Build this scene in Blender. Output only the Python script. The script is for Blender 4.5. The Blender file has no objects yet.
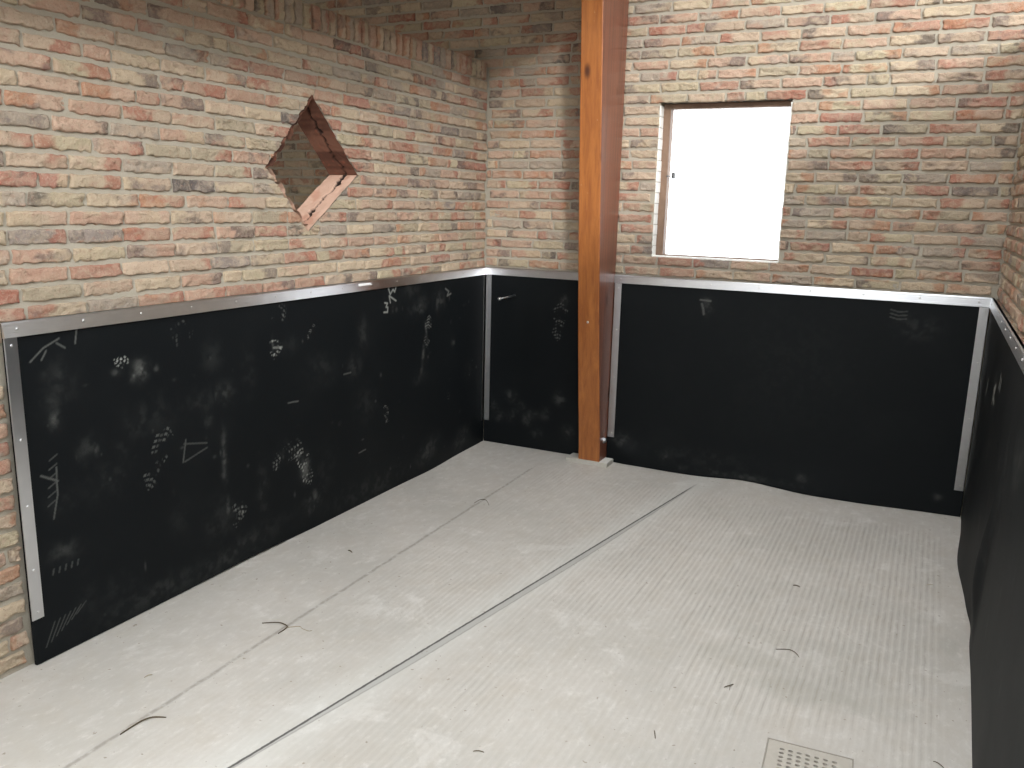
import bpy, bmesh, math, random
import numpy as np
from mathutils import Vector, Matrix

SC = bpy.context.scene
COL = SC.collection
random.seed(7)

# ------------------------------------------------------------------ camera, sky, sun, exposure
F_PX = 847.53
cd = bpy.data.cameras.new('camera')
cam = bpy.data.objects.new('camera', cd); COL.objects.link(cam)
cd.sensor_fit = 'HORIZONTAL'; cd.sensor_width = 36.0; cd.lens = F_PX / 1024 * 36.0
cd.clip_start = 0.02
yaw, pit, rol = -0.4557, -0.2103, 0.0249
fwd = Vector((math.sin(yaw) * math.cos(pit), math.cos(yaw) * math.cos(pit), math.sin(pit)))
rt0 = Vector((math.cos(yaw), -math.sin(yaw), 0)); up0 = rt0.cross(fwd)
rt = math.cos(rol) * rt0 + math.sin(rol) * up0
up = -math.sin(rol) * rt0 + math.cos(rol) * up0
cam.matrix_world = Matrix(((rt.x, up.x, -fwd.x, 2.644), (rt.y, up.y, -fwd.y, -4.968), (rt.z, up.z, -fwd.z, 1.614), (0, 0, 0, 1)))
SC.camera = cam

world = bpy.data.worlds.new('overcast_sky'); SC.world = world; world.use_nodes = True
bg = world.node_tree.nodes['Background']
bg.inputs['Color'].default_value = (0.93, 0.97, 1.0, 1); bg.inputs['Strength'].default_value = 5.0

sd = bpy.data.lights.new('sun', 'SUN'); sun = bpy.data.objects.new('sun', sd); COL.objects.link(sun)
sd.energy = 2.2; sd.angle = math.radians(6); sd.color = (1.0, 0.98, 0.95)
to_sun = Vector((1.0, -1.45, 0.51)).normalized()
sun.rotation_euler = to_sun.to_track_quat('Z', 'Y').to_euler(); sun.location = (9, -8, 6)

SC.view_settings.view_transform = 'Standard'; SC.view_settings.look = 'None'
SC.view_settings.gamma = 1.0; SC.view_settings.use_curve_mapping = False
SC.view_settings.exposure = -0.14

# ------------------------------------------------------------------ dimensions (metres)
W = 2.926            # stall width: left wall x=0, right wall x=W
H = 1.20             # top of the rubber cladding
TOP = 2.48           # top of the stall partitions
BR = 0.012           # rubber thickness
BW = 0.021           # brick face lies this far behind the rubber face
CH = 0.0621          # brick course
HOLE = [(-1.700, 2.079), (-2.020, 1.741), (-1.752, 1.460), (-1.358, 1.733)]   # (y, z): top, left, bottom, right
WX0, WX1, WZ0, WZ1 = 1.108, 1.852, 1.320, 2.205                                # window opening
PX0, PX1 = 0.755, 0.893                                                        # post

# ------------------------------------------------------------------ numpy noise
def vhash(ix, iy, s):
    h = (ix.astype(np.int64) * 374761393 + iy.astype(np.int64) * 668265263 + int(s) * 1442695041) & 0xffffffff
    h = ((h ^ (h >> 13)) * 1274126177) & 0xffffffff
    return ((h ^ (h >> 16)) & 0xffff) / 65535.0
def vnoise(x, y, s=0):
    x = np.asarray(x, float); y = np.asarray(y, float)
    ix = np.floor(x); iy = np.floor(y); fx = x - ix; fy = y - iy
    fx = fx * fx * (3 - 2 * fx); fy = fy * fy * (3 - 2 * fy)
    a = vhash(ix, iy, s); b = vhash(ix + 1, iy, s); c = vhash(ix, iy + 1, s); d = vhash(ix + 1, iy + 1, s)
    return (a * (1 - fx) + b * fx) * (1 - fy) + (c * (1 - fx) + d * fx) * fy
def fbm(x, y, s=0, o=4):
    t = 0; a = 0.5; n = 0
    for k in range(o):
        t = t + a * vnoise(x * 2 ** k + 17.3 * k, y * 2 ** k - 9.1 * k, s + k); n += a; a *= 0.5
    return t / n
def sstep(a, b, x):
    t = np.clip((x - a) / (b - a), 0, 1); return t * t * (3 - 2 * t)
def lin(c): return np.where(np.asarray(c) <= 0.04045, np.asarray(c) / 12.92, ((np.asarray(c) + 0.055) / 1.055) ** 2.4)
def srgb(r, g, b): return lin(np.array([r, g, b]) / 255.0)

# ------------------------------------------------------------------ object helpers
def tag(o, label=None, cat=None, group=None, kind=None):
    if label: o['label'] = label
    if cat: o['category'] = cat
    if group: o['group'] = group
    if kind: o['kind'] = kind
    return o
def link(name, me, mats, parent=None):
    o = bpy.data.objects.new(name, me); COL.objects.link(o)
    for m in (mats if isinstance(mats, (list, tuple)) else [mats]): me.materials.append(m)
    if parent: o.parent = parent
    return o
def empty(name, loc):
    o = bpy.data.objects.new(name, None); COL.objects.link(o); o.location = loc; o.empty_display_size = 0.1
    return o
def np_mesh(name, V, Fq, smooth=True, mat_idx=None):
    """quads (or any equal-size polygons) from numpy arrays"""
    me = bpy.data.meshes.new(name); V = np.asarray(V, np.float32); Fq = np.asarray(Fq, np.int32); k = Fq.shape[1]
    me.vertices.add(len(V)); me.vertices.foreach_set('co', V.ravel())
    me.loops.add(Fq.size); me.loops.foreach_set('vertex_index', Fq.ravel())
    me.polygons.add(len(Fq)); me.polygons.foreach_set('loop_start', np.arange(0, Fq.size, k, dtype=np.int32))
    me.polygons.foreach_set('loop_total', np.full(len(Fq), k, np.int32))
    if mat_idx is not None: me.polygons.foreach_set('material_index', np.asarray(mat_idx, np.int32))
    me.polygons.foreach_set('use_smooth', np.full(len(Fq), bool(smooth)))
    me.update(calc_edges=True); me.validate()
    return me
def set_attr(me, name, arr):
    arr = np.asarray(arr, np.float32)
    if arr.ndim == 1:
        a = me.attributes.new(name, 'FLOAT', 'POINT'); a.data.foreach_set('value', arr)
    else:
        a = me.attributes.new(name, 'FLOAT_COLOR', 'POINT')
        a.data.foreach_set('color', np.concatenate([arr, np.ones((len(arr), 1), np.float32)], 1).ravel())
def grid_faces(nu, nv, base=0):
    i = np.arange(nu - 1)[None, :]; j = np.arange(nv - 1)[:, None]; a = base + j * nu + i
    return np.stack([a, a + 1, a + 1 + nu, a + nu], -1).reshape(-1, 4)
BOXF = np.array([(0, 2, 3, 1), (4, 5, 7, 6), (0, 1, 5, 4), (2, 6, 7, 3), (0, 4, 6, 2), (1, 3, 7, 5)])
def boxes(lst):
    V = []; Fs = []
    for (x0, x1, y0, y1, z0, z1) in lst:
        b = len(V)
        V += [(x, y, z) for x in (x0, x1) for y in (y0, y1) for z in (z0, z1)]
        Fs += (BOXF + b).tolist()
    return np.array(V, float), np.array(Fs)
def bm_obj(name, bm, mats, parent=None, smooth=False):
    me = bpy.data.meshes.new(name); bmesh.ops.recalc_face_normals(bm, faces=bm.faces); bm.to_mesh(me); bm.free()
    for p in me.polygons: p.use_smooth = smooth
    return link(name, me, mats, parent)
def bm_box(bm, x0, x1, y0, y1, z0, z1, bev=0.0, seg=2):
    vs = [bm.verts.new((x, y, z)) for x in (x0, x1) for y in (y0, y1) for z in (z0, z1)]
    fs = [bm.faces.new([vs[i] for i in f]) for f in BOXF]
    if bev > 0:
        es = list({e for f in fs for e in f.edges})
        bmesh.ops.bevel(bm, geom=es, offset=bev, segments=seg, affect='EDGES', profile=0.5)
def tube(pts, rad, n=8):
    """closed tapering tube along points"""
    pts = [Vector(p) for p in pts]; bm = bmesh.new(); rings = []
    for i, p in enumerate(pts):
        t = (pts[min(i + 1, len(pts) - 1)] - pts[max(i - 1, 0)]).normalized()
        a = t.orthogonal().normalized() if abs(t.z) > 0.9 else t.cross(Vector((0, 0, 1))).normalized(); b = t.cross(a)
        r = rad[i] if isinstance(rad, (list, tuple)) else rad
        rings.append([bm.verts.new(p + r * (math.cos(2 * math.pi * k / n) * a + math.sin(2 * math.pi * k / n) * b)) for k in range(n)])
    for A, B in zip(rings, rings[1:]):
        for k in range(n): bm.faces.new((A[k], A[(k + 1) % n], B[(k + 1) % n], B[k]))
    bm.faces.new(rings[0][::-1]); bm.faces.new(rings[-1])
    return bm

# ------------------------------------------------------------------ materials
class NT:
    def __init__(s, name):
        s.m = bpy.data.materials.new(name); s.m.use_nodes = True; s.t = s.m.node_tree; s.n = s.t.nodes
        s.b = s.n['Principled BSDF']
    def node(s, typ, **kw):
        n = s.n.new(typ)
        for k, v in kw.items(): setattr(n, k, v)
        return n
    def put(s, sock, v):
        if isinstance(v, bpy.types.NodeSocket): s.t.links.new(v, sock)
        else: sock.default_value = v
    def math(s, op, a, b=None, c=None, clamp=False):
        n = s.node('ShaderNodeMath', operation=op); n.use_clamp = clamp
        s.put(n.inputs[0], a)
        if b is not None: s.put(n.inputs[1], b)
        if c is not None: s.put(n.inputs[2], c)
        return n.outputs[0]
    def smooth(s, v, a, b):
        n = s.node('ShaderNodeMapRange', interpolation_type='SMOOTHSTEP'); s.put(n.inputs[0], v)
        s.put(n.inputs[1], a); s.put(n.inputs[2], b); return n.outputs[0]
    def mix(s, f, a, b, mode='MIX'):
        n = s.node('ShaderNodeMix', data_type='RGBA', blend_type=mode)
        s.put(n.inputs[0], f); s.put(n.inputs[6], a if not isinstance(a, (tuple, list, np.ndarray)) else (*a[:3], 1))
        s.put(n.inputs[7], b if not isinstance(b, (tuple, list, np.ndarray)) else (*b[:3], 1)); return n.outputs[2]
    def coord(s, scale=(1, 1, 1), which='Object', rot=(0, 0, 0)):
        c = s.node('ShaderNodeTexCoord'); m = s.node('ShaderNodeMapping')
        s.t.links.new(c.outputs[which], m.inputs[0]); m.inputs['Scale'].default_value = scale; m.inputs['Rotation'].default_value = rot
        return m.outputs[0]
    def noise(s, vec, scale, detail=4, rough=0.55, dist=0.0):
        n = s.node('ShaderNodeTexNoise'); s.put(n.inputs['Vector'], vec); n.inputs['Scale'].default_value = scale
        n.inputs['Detail'].default_value = detail; n.inputs['Roughness'].default_value = rough; n.inputs['Distortion'].default_value = dist
        return n.outputs[0]
    def attr(s, name, col=False):
        n = s.node('ShaderNodeAttribute', attribute_name=name); return n.outputs['Color' if col else 'Fac']
    def sep(s, v):
        n = s.node('ShaderNodeSeparateXYZ'); s.put(n.inputs[0], v); return n.outputs
    def bump(s, h, dist, strength=1.0):
        n = s.node('ShaderNodeBump'); s.put(n.inputs['Height'], h); n.inputs['Distance'].default_value = dist
        n.inputs['Strength'].default_value = strength; s.t.links.new(n.outputs[0], s.b.inputs['Normal']); return n
    def set(s, **kw):
        for k, v in kw.items():
            k = {'color': 'Base Color', 'rough': 'Roughness', 'metal': 'Metallic', 'spec': 'Specular IOR Level', 'aniso': 'Anisotropic', 'coat': 'Coat Weight', 'coat_rough': 'Coat Roughness'}[k]
            if isinstance(v, (tuple, list, np.ndarray)): v = (*[float(q) for q in v[:3]], 1)
            s.put(s.b.inputs[k], v)
        return s.m

def mat_brick():
    t = NT('handmade_brick'); v = t.coord(); c = t.attr('col', True)
    n1 = t.noise(v, 160, 5, 0.65); n2 = t.noise(v, 45, 4, 0.6)
    n3 = t.noise(t.coord((1, 1, 1), rot=(0.6, 0.5, 0.4)), 24, 5, 0.65, 1.2)
    c = t.mix(t.math('MULTIPLY', t.smooth(n3, 0.38, 0.72), 0.55), c, srgb(180, 163, 142))
    c = t.mix(t.math('MULTIPLY', t.smooth(n2, 0.55, 0.70), 0.35), c, srgb(150, 112, 96))
    c = t.mix(t.math('MULTIPLY', t.smooth(n1, 0.58, 0.70), 0.5), c, srgb(92, 80, 72))
    c = t.mix(t.math('MULTIPLY', t.smooth(n1, 0.44, 0.30), 0.4), c, srgb(202, 190, 172))
    t.set(color=c, rough=0.92, spec=0.2); t.bump(t.math('ADD', t.math('MULTIPLY', n1, 0.8), t.math('MULTIPLY', n3, 1.6)), 0.006, 0.9); return t.m
def mat_mortar():
    t = NT('grey_mortar'); v = t.coord(); n1 = t.noise(v, 220, 4, 0.6); n2 = t.noise(v, 5, 3)
    c = t.mix(n1, srgb(156, 149, 135), srgb(182, 174, 160)); c = t.mix(t.math('MULTIPLY', n2, 0.5), c, srgb(152, 147, 132))
    t.set(color=c, rough=0.95, spec=0.15); t.bump(n1, 0.003, 0.7); return t.m
def mat_cut():
    t = NT('sawn_brick'); v = t.coord(); a = t.attr('crack'); raw_shade = t.attr('raw_shade'); n = t.noise(v, 30, 4); n2 = t.noise(v, 9, 3)
    c = t.mix(n, srgb(196, 158, 138), srgb(212, 180, 160)); c = t.mix(t.math('MULTIPLY', t.smooth(n2, 0.5, 0.62), 0.6), c, srgb(186, 136, 114))
    n4 = t.noise(t.coord((0.2, 1, 16)), 1.0, 2); r2 = t.mix(t.smooth(n4, 0.4, 0.6), srgb(82, 54, 44), srgb(112, 78, 64)); r2 = t.mix(t.smooth(n, 0.55, 0.7), r2, srgb(122, 74, 58)); c = t.mix(raw_shade, c, r2)  # upper faces: raw brick courses, with their shade darkened into the colour
    c = t.mix(a, c, srgb(46, 36, 32)); t.set(color=c, rough=0.9, spec=0.2); t.bump(n, 0.004, 0.5); return t.m
def mat_rubber():
    t = NT('black_rubber'); v = t.coord(); d = t.attr('dust'); n = t.noise(v, 90, 4); n2 = t.noise(v, 2.6, 5, 0.6)
    n3 = t.noise(v, 420, 3)
    f = t.math('MULTIPLY', d, t.math('ADD', t.math('MULTIPLY', n3, 0.9), 0.06), clamp=True)
    f = t.math('ADD', f, t.math('MULTIPLY', t.smooth(n2, 0.45, 0.8), 0.006), clamp=True)
    c = t.mix(f, (0.0042, 0.0056, 0.0066), srgb(176, 178, 172))
    t.set(color=c, rough=t.math('ADD', 0.52, t.math('MULTIPLY', n2, 0.12)), spec=0.14); t.bump(n, 0.0006, 0.5); return t.m
def mat_alu():
    t = NT('aluminium'); v = t.coord(); n = t.noise(v, 14, 3); n2 = t.noise(v, 120, 3)
    c = t.mix(n, (0.58, 0.59, 0.615), (0.70, 0.71, 0.73))
    t.set(color=c, metal=1.0, rough=t.math('ADD', 0.33, t.math('MULTIPLY', n2, 0.05)), aniso=0.82)
    return t
def alu_dir(name, axis):
    t = mat_alu(); t.m.name = name
    cv = t.node('ShaderNodeCombineXYZ')
    for k in range(3): cv.inputs[k].default_value = axis[k]
    t.t.links.new(cv.outputs[0], t.b.inputs['Tangent'])
    return t.m
def mat_screw():
    t = NT('zinc_screw'); t.set(color=(0.7, 0.7, 0.7), metal=1.0, rough=0.3); return t.m
def mat_wood(name, ca, cb, cc, axis):
    t = NT(name); sc = [18, 18, 18]; sc[axis] = 0.45
    v = t.coord(tuple(sc)); n = t.noise(v, 1.6, 6, 0.6, 0.8); fine = t.noise(t.coord(tuple(3 * k for k in sc)), 3.0, 4, 0.6)
    w = t.coord(); kn = t.node('ShaderNodeTexVoronoi'); s2 = [7, 7, 7]; s2[axis] = 3.2
    t.put(kn.inputs['Vector'], t.coord(tuple(s2))); kn.inputs['Scale'].default_value = 1.0; kn.inputs['Randomness'].default_value = 1.0
    c = t.mix(t.smooth(n, 0.32, 0.66), ca, cb); c = t.mix(t.math('MULTIPLY', t.smooth(fine, 0.50, 0.78), 0.5), c, cc)
    c = t.mix(t.smooth(kn.outputs['Distance'], 0.20, 0.07), c, srgb(74, 34, 12))
    sc_n = t.noise(w, 60, 3); c = t.mix(t.math('MULTIPLY', t.smooth(sc_n, 0.70, 0.76), 0.35), c, srgb(206, 180, 140))
    t.set(color=c, rough=t.math('ADD', 0.30, t.math('MULTIPLY', n, 0.16)), spec=0.5, coat=0.25, coat_rough=0.22); t.bump(fine, 0.0015, 0.35); return t.m
def mat_floor():
    t = NT('ribbed_concrete'); v = t.coord(); x, y, z = t.sep(v)
    rib = t.attr('rib'); stain = t.attr('stain')
    n1 = t.noise(v, 1.5, 5, 0.6); n2 = t.noise(v, 9, 5, 0.65); n3 = t.noise(v, 150, 4, 0.6); n4 = t.noise(v, 38, 4, 0.6)
    c = t.mix(t.smooth(n1, 0.3, 0.7), srgb(181, 177, 170), srgb(195, 190, 183))
    c = t.mix(t.math('MULTIPLY', t.smooth(n2, 0.45, 0.68), 0.32), c, srgb(180, 172, 160))
    n5 = t.noise(v, 3.2, 6, 0.7, 0.4); c = t.mix(t.math('MULTIPLY', t.smooth(n5, 0.52, 0.66), 0.16), c, srgb(176, 163, 146)); c = t.mix(t.math('MULTIPLY', t.smooth(n5, 0.44, 0.34), 0.35), c, srgb(218, 215, 210))
    c = t.mix(t.math('MULTIPLY', n3, 0.22), c, srgb(172, 167, 157))
    n6 = t.noise(t.coord((26, 12, 1)), 1.0, 6, 0.75); c = t.mix(t.math('MULTIPLY', t.smooth(n6, 0.40, 0.62), 0.22), c, srgb(168, 160, 150)); c = t.mix(t.math('MULTIPLY', t.smooth(n6, 0.46, 0.30), 0.3), c, srgb(222, 218, 212))
    # ribs run along y, one every 30 mm, with wet-brushed irregular edges
    wx = t.math('ADD', x, t.math('MULTIPLY', t.math('SUBTRACT', n2, 0.5), 0.012))
    ph = t.math('MULTIPLY', wx, 2 * math.pi / 0.0252); s = t.math('SINE', ph)
    brk = t.noise(t.coord((34, 5.0, 1)), 1.0, 5, 0.68)
    valley = t.math('MULTIPLY', t.smooth(s, 0.45, 0.98), t.math('MULTIPLY', rib, t.smooth(brk, 0.40, 0.66)))
    c = t.mix(t.math('MULTIPLY', valley, 0.40), c, srgb(138, 132, 122))
    crest = t.math('MULTIPLY', t.smooth(s, -0.3, -0.95), t.math('MULTIPLY', rib, 0.25)); c = t.mix(crest, c, srgb(216, 212, 205))
    c = t.mix(t.math('MULTIPLY', stain, 0.55), c, srgb(150, 148, 138))
    # joint cut diagonally through the slab, with the pale mortar strip beside it
    d = t.math('DIVIDE', t.math('SUBTRACT', x, t.math('ADD', 1.5466, t.math('MULTIPLY', y, 0.166))), 1.0137)
    d = t.math('ADD', d, t.math('MULTIPLY', t.math('SUBTRACT', n4, 0.5), 0.006))
    endf = t.smooth(y, -0.10, -0.35)
    far = t.smooth(y, -3.5, -2.5); wide = t.math('ADD', 0.007, t.math('MULTIPLY', t.math('MULTIPLY', far, t.smooth(y, -0.1, -1.7)), 0.026))
    band = t.math('MULTIPLY', t.math('MULTIPLY', t.smooth(d, -0.002, 0.003), t.math('SUBTRACT', 1.0, t.smooth(d, wide, t.math('ADD', wide, 0.006)))), endf)
    c = t.mix(t.math('MULTIPLY', band, 0.7), c, srgb(138, 136, 130))
    edge = t.math('MULTIPLY', t.math('SUBTRACT', 1.0, t.smooth(t.math('ABSOLUTE', t.math('SUBTRACT', d, wide)), 0.001, 0.005)), t.math('MULTIPLY', endf, 0.55))
    c = t.mix(edge, c, srgb(98, 94, 88))
    halo = t.math('MULTIPLY', t.math('SUBTRACT', 1.0, t.smooth(t.math('ABSOLUTE', d), 0.03, 0.16)), 0.30); c = t.mix(halo, c, srgb(208, 208, 203))
    joint = t.math('MULTIPLY', t.math('SUBTRACT', 1.0, t.smooth(t.math('ABSOLUTE', d), 0.0025, 0.0065)), endf)
    c = t.mix(t.math('MULTIPLY', joint, 0.85), c, srgb(52, 49, 46))
    # fine shrinkage crack parallel to the left wall
    d2 = t.math('SUBTRACT', x, t.math('ADD', 0.5375, t.math('MULTIPLY', y, -0.0115)))
    d2 = t.math('ADD', d2, t.math('MULTIPLY', t.math('SUBTRACT', n2, 0.5), 0.022))
    crk = t.math('MULTIPLY', t.math('SUBTRACT', 1.0, t.smooth(t.math('ABSOLUTE', d2), 0.002, 0.013)), t.math('MULTIPLY', t.smooth(n4, 0.24, 0.58), t.smooth(y, -0.28, -0.45)))
    c = t.mix(t.math('MULTIPLY', crk, 0.5), c, srgb(112, 106, 98))
    spk = t.smooth(t.noise(v, 48, 2, 0.5), 0.70, 0.75); c = t.mix(t.math('MULTIPLY', spk, 0.6), c, srgb(124, 112, 96))
    t.set(color=c, rough=0.85, spec=0.25)
    h = t.math('SUBTRACT', t.math('MULTIPLY', n3, 0.25), t.math('MULTIPLY', t.math('MULTIPLY', s, rib), 0.22))
    h = t.math('SUBTRACT', h, t.math('MULTIPLY', joint, 0.5)); t.bump(h, 0.0025, 0.6); return t.m
def mat_plain(name, ca, cb, rough, scale=40, spec=0.3, metal=0.0, bd=0.002):
    t = NT(name); n = t.noise(t.coord(), scale, 4); t.set(color=t.mix(n, ca, cb), rough=rough, spec=spec, metal=metal); t.bump(n, bd, 0.5); return t.m
def mat_glass():
    t = NT('window_glass'); tr = t.node('ShaderNodeBsdfTransparent'); gl = t.node('ShaderNodeBsdfGlossy'); gl.inputs['Roughness'].default_value = 0.02
    fr = t.node('ShaderNodeFresnel'); fr.inputs[0].default_value = 1.45; mx = t.node('ShaderNodeMixShader')
    t.t.links.new(fr.outputs[0], mx.inputs[0]); t.t.links.new(tr.outputs[0], mx.inputs[1]); t.t.links.new(gl.outputs[0], mx.inputs[2])
    t.t.links.new(mx.outputs[0], t.n['Material Output'].inputs[0]); return t.m

BRICK, MORTAR, CUT, RUBBER = mat_brick(), mat_mortar(), mat_cut(), mat_rubber()
ALU_X, ALU_Y = alu_dir('aluminium_brushed_x', (0, 0, 1)), alu_dir('aluminium_brushed_y', (0, 0, 1))
ALU_ZX, ALU_ZY = alu_dir('aluminium_brushed_upright', (1, 0, 0)), alu_dir('aluminium_brushed_upright_side', (0, 1, 0))
SCREW = mat_screw()
WOOD = mat_wood('varnished_larch', srgb(142, 82, 37), srgb(168, 103, 48), srgb(112, 62, 29), 2)
WOOD_SHADED = mat_wood('varnished_larch_shaded', srgb(104, 61, 44), srgb(130, 80, 60), srgb(80, 43, 30), 2)  # same varnished wood, with the shade on the post's right face coloured in
FRAME_WOOD = mat_plain('brown_window_wood', srgb(112, 90, 74), srgb(136, 110, 92), 0.5, 25)
FLOOR = mat_floor()
CONC = mat_plain('grey_concrete', srgb(170, 166, 156), srgb(196, 192, 184), 0.9, 60, 0.2)
STRAW = mat_plain('dry_stalk', srgb(70, 60, 46), srgb(104, 92, 70), 0.8, 60)
PALE_STRAW = mat_plain('pale_stalk', srgb(150, 140, 118), srgb(176, 166, 144), 0.8, 60)
DECK = mat_plain('dark_roof_boards', srgb(158, 148, 136), srgb(178, 168, 154), 0.85, 6)
ROOF = mat_plain('pale_roof_panels', srgb(196, 196, 194), srgb(208, 208, 206), 0.8, 6)
GLASS = mat_glass()
WHITE = mat_plain('white_paper', (0.8, 0.8, 0.8), (0.86, 0.86, 0.86), 0.6)
STEEL = mat_plain('galvanised_steel', (0.6, 0.61, 0.62), (0.72, 0.73, 0.74), 0.35, 40, 0.5, 1.0)
REVEAL_WHITE = mat_plain('whitish_reveal', srgb(232, 230, 224), srgb(242, 240, 236), 0.9, 60, 0.2)  # whitish tone for the window reveal and sill
DARK_IRON = mat_plain('dark_iron', (0.05, 0.05, 0.05), (0.08, 0.08, 0.08), 0.5, 40, 0.5)
PIT = mat_plain('dark_drain', (0.02, 0.02, 0.018), (0.03, 0.03, 0.027), 0.9)
GRATE = mat_plain('dusty_drain_cover', srgb(170, 163, 152), srgb(188, 182, 172), 0.75, 50, 0.3)

# ------------------------------------------------------------------ brickwork
PALETTE = [((186, 164, 140), 24), ((192, 174, 146), 18), ((184, 154, 132), 18), ((178, 142, 120), 12), ((166, 122, 102), 6),
           ((158, 147, 132), 10), ((130, 121, 114), 4), ((180, 168, 138), 10), ((166, 155, 130), 7), ((158, 106, 90), 2)]
END = [(170, 110, 92), (116, 104, 100), (180, 128, 98), (92, 86, 84), (196, 178, 150)]
PAL = np.array([srgb(*c) for c, w in PALETTE]) * np.array([0.97, 0.97, 1.00]); PAL = PAL * 0.80 + 0.20 * np.array([0.395, 0.310, 0.240]); PW = np.array([w for c, w in PALETTE], float); PW /= PW.sum()
ENDC = np.array([srgb(*c) for c in END]) * 0.84

def inside_hole(y, z, grow=0.0):
    cy = (HOLE[1][0] + HOLE[3][0]) / 2; cz = (HOLE[0][1] + HOLE[2][1]) / 2
    r = np.ones_like(y, bool)
    for k in range(4):
        a, b = HOLE[k], HOLE[(k + 1) % 4]
        e = ((b[0] - a[0]) * (z - a[1]) - (b[1] - a[1]) * (y - a[0])) / math.hypot(b[0] - a[0], b[1] - a[1])
        e0 = ((b[0] - a[0]) * (cz - a[1]) - (b[1] - a[1]) * (cy - a[0]))
        r &= (np.sign(e0) * e > -grow)
    return r

def layout(u0, u1, v0, v1, seed, gaps=()):
    """running bond with random offsets; gaps = (u0,u1,v0,v1) openings the bricks are cut to"""
    rg = random.Random(seed); out = []; k = 0; v = v0
    joint = 0.0115; prev = 0
    while v < v1 - 0.02:
        hh = min(CH - 0.0145, v1 - v)
        off = prev + rg.choice([0.105, 0.105, 0.11, 0.055, 0.16]); off %= 0.222; prev = off
        spans = [(u0, u1)]
        for g in gaps:
            if g[2] < v + hh - 0.012 and g[3] > v + 0.012:
                spans = [s for a, b in spans for s in ((a, min(b, g[0])), (max(a, g[1]), b)) if s[1] - s[0] > 0.02]
        u = u0 - off
        while u < u1:
            L = 0.210 + rg.uniform(-0.007, 0.006)
            if rg.random() < 0.09: L = 0.10 + rg.uniform(-0.004, 0.004)
            for a, b in spans:
                p, q = max(u, a), min(u + L, b)
                if q - p > 0.016:
                    if q - p < 0.07 and rg.random() < 0.2: pass
                    out.append((p, v + rg.uniform(-0.001, 0.001), q - p, hh + rg.uniform(-0.002, 0.002)))
            u += L + joint
        v += CH; k += 1
    return out

def bricks(lst, O, U, V, N, seed, hole=False, nu=26, nv=10, amp=1.25):
    """relief bricks: returns verts, quads, colours"""
    O, U, V, N = map(np.array, (O, U, V, N)); rg = np.random.default_rng(seed); n = len(lst); A = np.array(lst)
    L, Hh = A[:, 2][:, None, None], A[:, 3][:, None, None]
    tu = np.concatenate([[0, 0.012], np.linspace(0.04, 0.96, nu - 4), [0.988, 1]])[None, None, :]
    tv = np.concatenate([[0, 0.055], np.linspace(0.14, 0.86, nv - 4), [0.945, 1]])[None, :, None]
    cu = tu * L + 0 * tv; cv = tv * Hh + 0 * tu
    sx = rg.uniform(0, 900, (n, 1, 1)); sy = rg.uniform(0, 900, (n, 1, 1))
    # irregular arrises
    eb = (fbm(cu * 62 + sx, sy + 0 * cu, 1, 2) - 0.5) * 0.013; et = (fbm(cu * 55 + sx, sy + 40 + 0 * cu, 2, 2) - 0.5) * 0.009
    el = (vnoise(cv * 60 + sx, sy + 80 + 0 * cv, 3) - 0.5) * 0.009; er = (vnoise(cv * 60 + sx, sy + 120 + 0 * cv, 4) - 0.5) * 0.009
    gu = cu + el * (1 - tu) ** 2 + er * tu ** 2; gv = cv + eb * (1 - tv) ** 2 + et * tv ** 2
    w = (fbm(cu * 22 + sx, cv * 55 + sy, 5, 3) - 0.5) * 0.010 * amp
    fold = np.abs(fbm(cu * 26 + 0.9 * cv * 40 + sx, cv * 30 + sy, 9, 2) - 0.5); w = w - 0.005 * amp * np.exp(-(fold / 0.035) ** 2) * (vnoise(sx, sy, 3) > 0.35)
    w = w + rg.normal(0, 0.0014, (n, 1, 1)) + (tu - 0.5) * rg.normal(0, 0.003, (n, 1, 1)) + (tv - 0.5) * rg.normal(0, 0.003, (n, 1, 1))
    w[:, :, [1, -2]] -= 0.0016; w[:, [1, -2], :] -= 0.0016
    w[:, :, [0, -1]] = -0.015; w[:, [0, -1], :] = -0.015
    # colour of the clay itself: a base tone, a fired end or patch of another tone
    bi = rg.choice(len(PAL), n, p=PW); base = PAL[bi][:, None, None, :] * rg.uniform(0.88, 1.08, (n, 1, 1, 1))
    sec = ENDC[rg.choice(len(ENDC), n, p=[0.34, 0.2, 0.24, 0.08, 0.14])][:, None, None, :]
    side = rg.integers(0, 2, (n, 1, 1)); wdt = rg.uniform(0.18, 0.55, (n, 1, 1)); on = (rg.random((n, 1, 1)) < 0.72)
    tt = np.where(side == 1, 1 - tu, tu + 0 * tv)
    m = sstep(wdt + 0.05, wdt - 0.08, tt + (fbm(cu * 30 + sx, cv * 40 + sy, 21, 3) - 0.5) * 0.5) * on
    m2 = sstep(0.54, 0.70, fbm(cu * 18 + sy, cv * 30 + sx, 31, 3)) * (rg.random((n, 1, 1)) < 0.85)
    third = np.where(rg.random((n, 1)) < 0.45, ENDC[rg.choice(len(ENDC), n)], PAL[rg.choice(len(PAL), n, p=PW)])[:, None, None, :]
    col = base * (1 - m[..., None]) + (0.25 * base + 0.75 * sec) * m[..., None]; col = col * (1 - 0.6 * m2[..., None]) + third * 0.6 * m2[..., None]
    uu = A[:, 0][:, None, None] + gu; vv = A[:, 1][:, None, None] + gv
    P = O + uu[..., None] * U + vv[..., None] * V + w[..., None] * N
    nvx = nu * nv; Fq = (grid_faces(nu, nv)[None] + (np.arange(n) * nvx)[:, None, None]).reshape(-1, 4)
    P = P.reshape(-1, 3)
    if hole:
        ins = inside_hole(P[:, 1], P[:, 2]); Fq = Fq[~ins[Fq].any(1)]
    return P, Fq, col.reshape(-1, 3)

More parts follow.
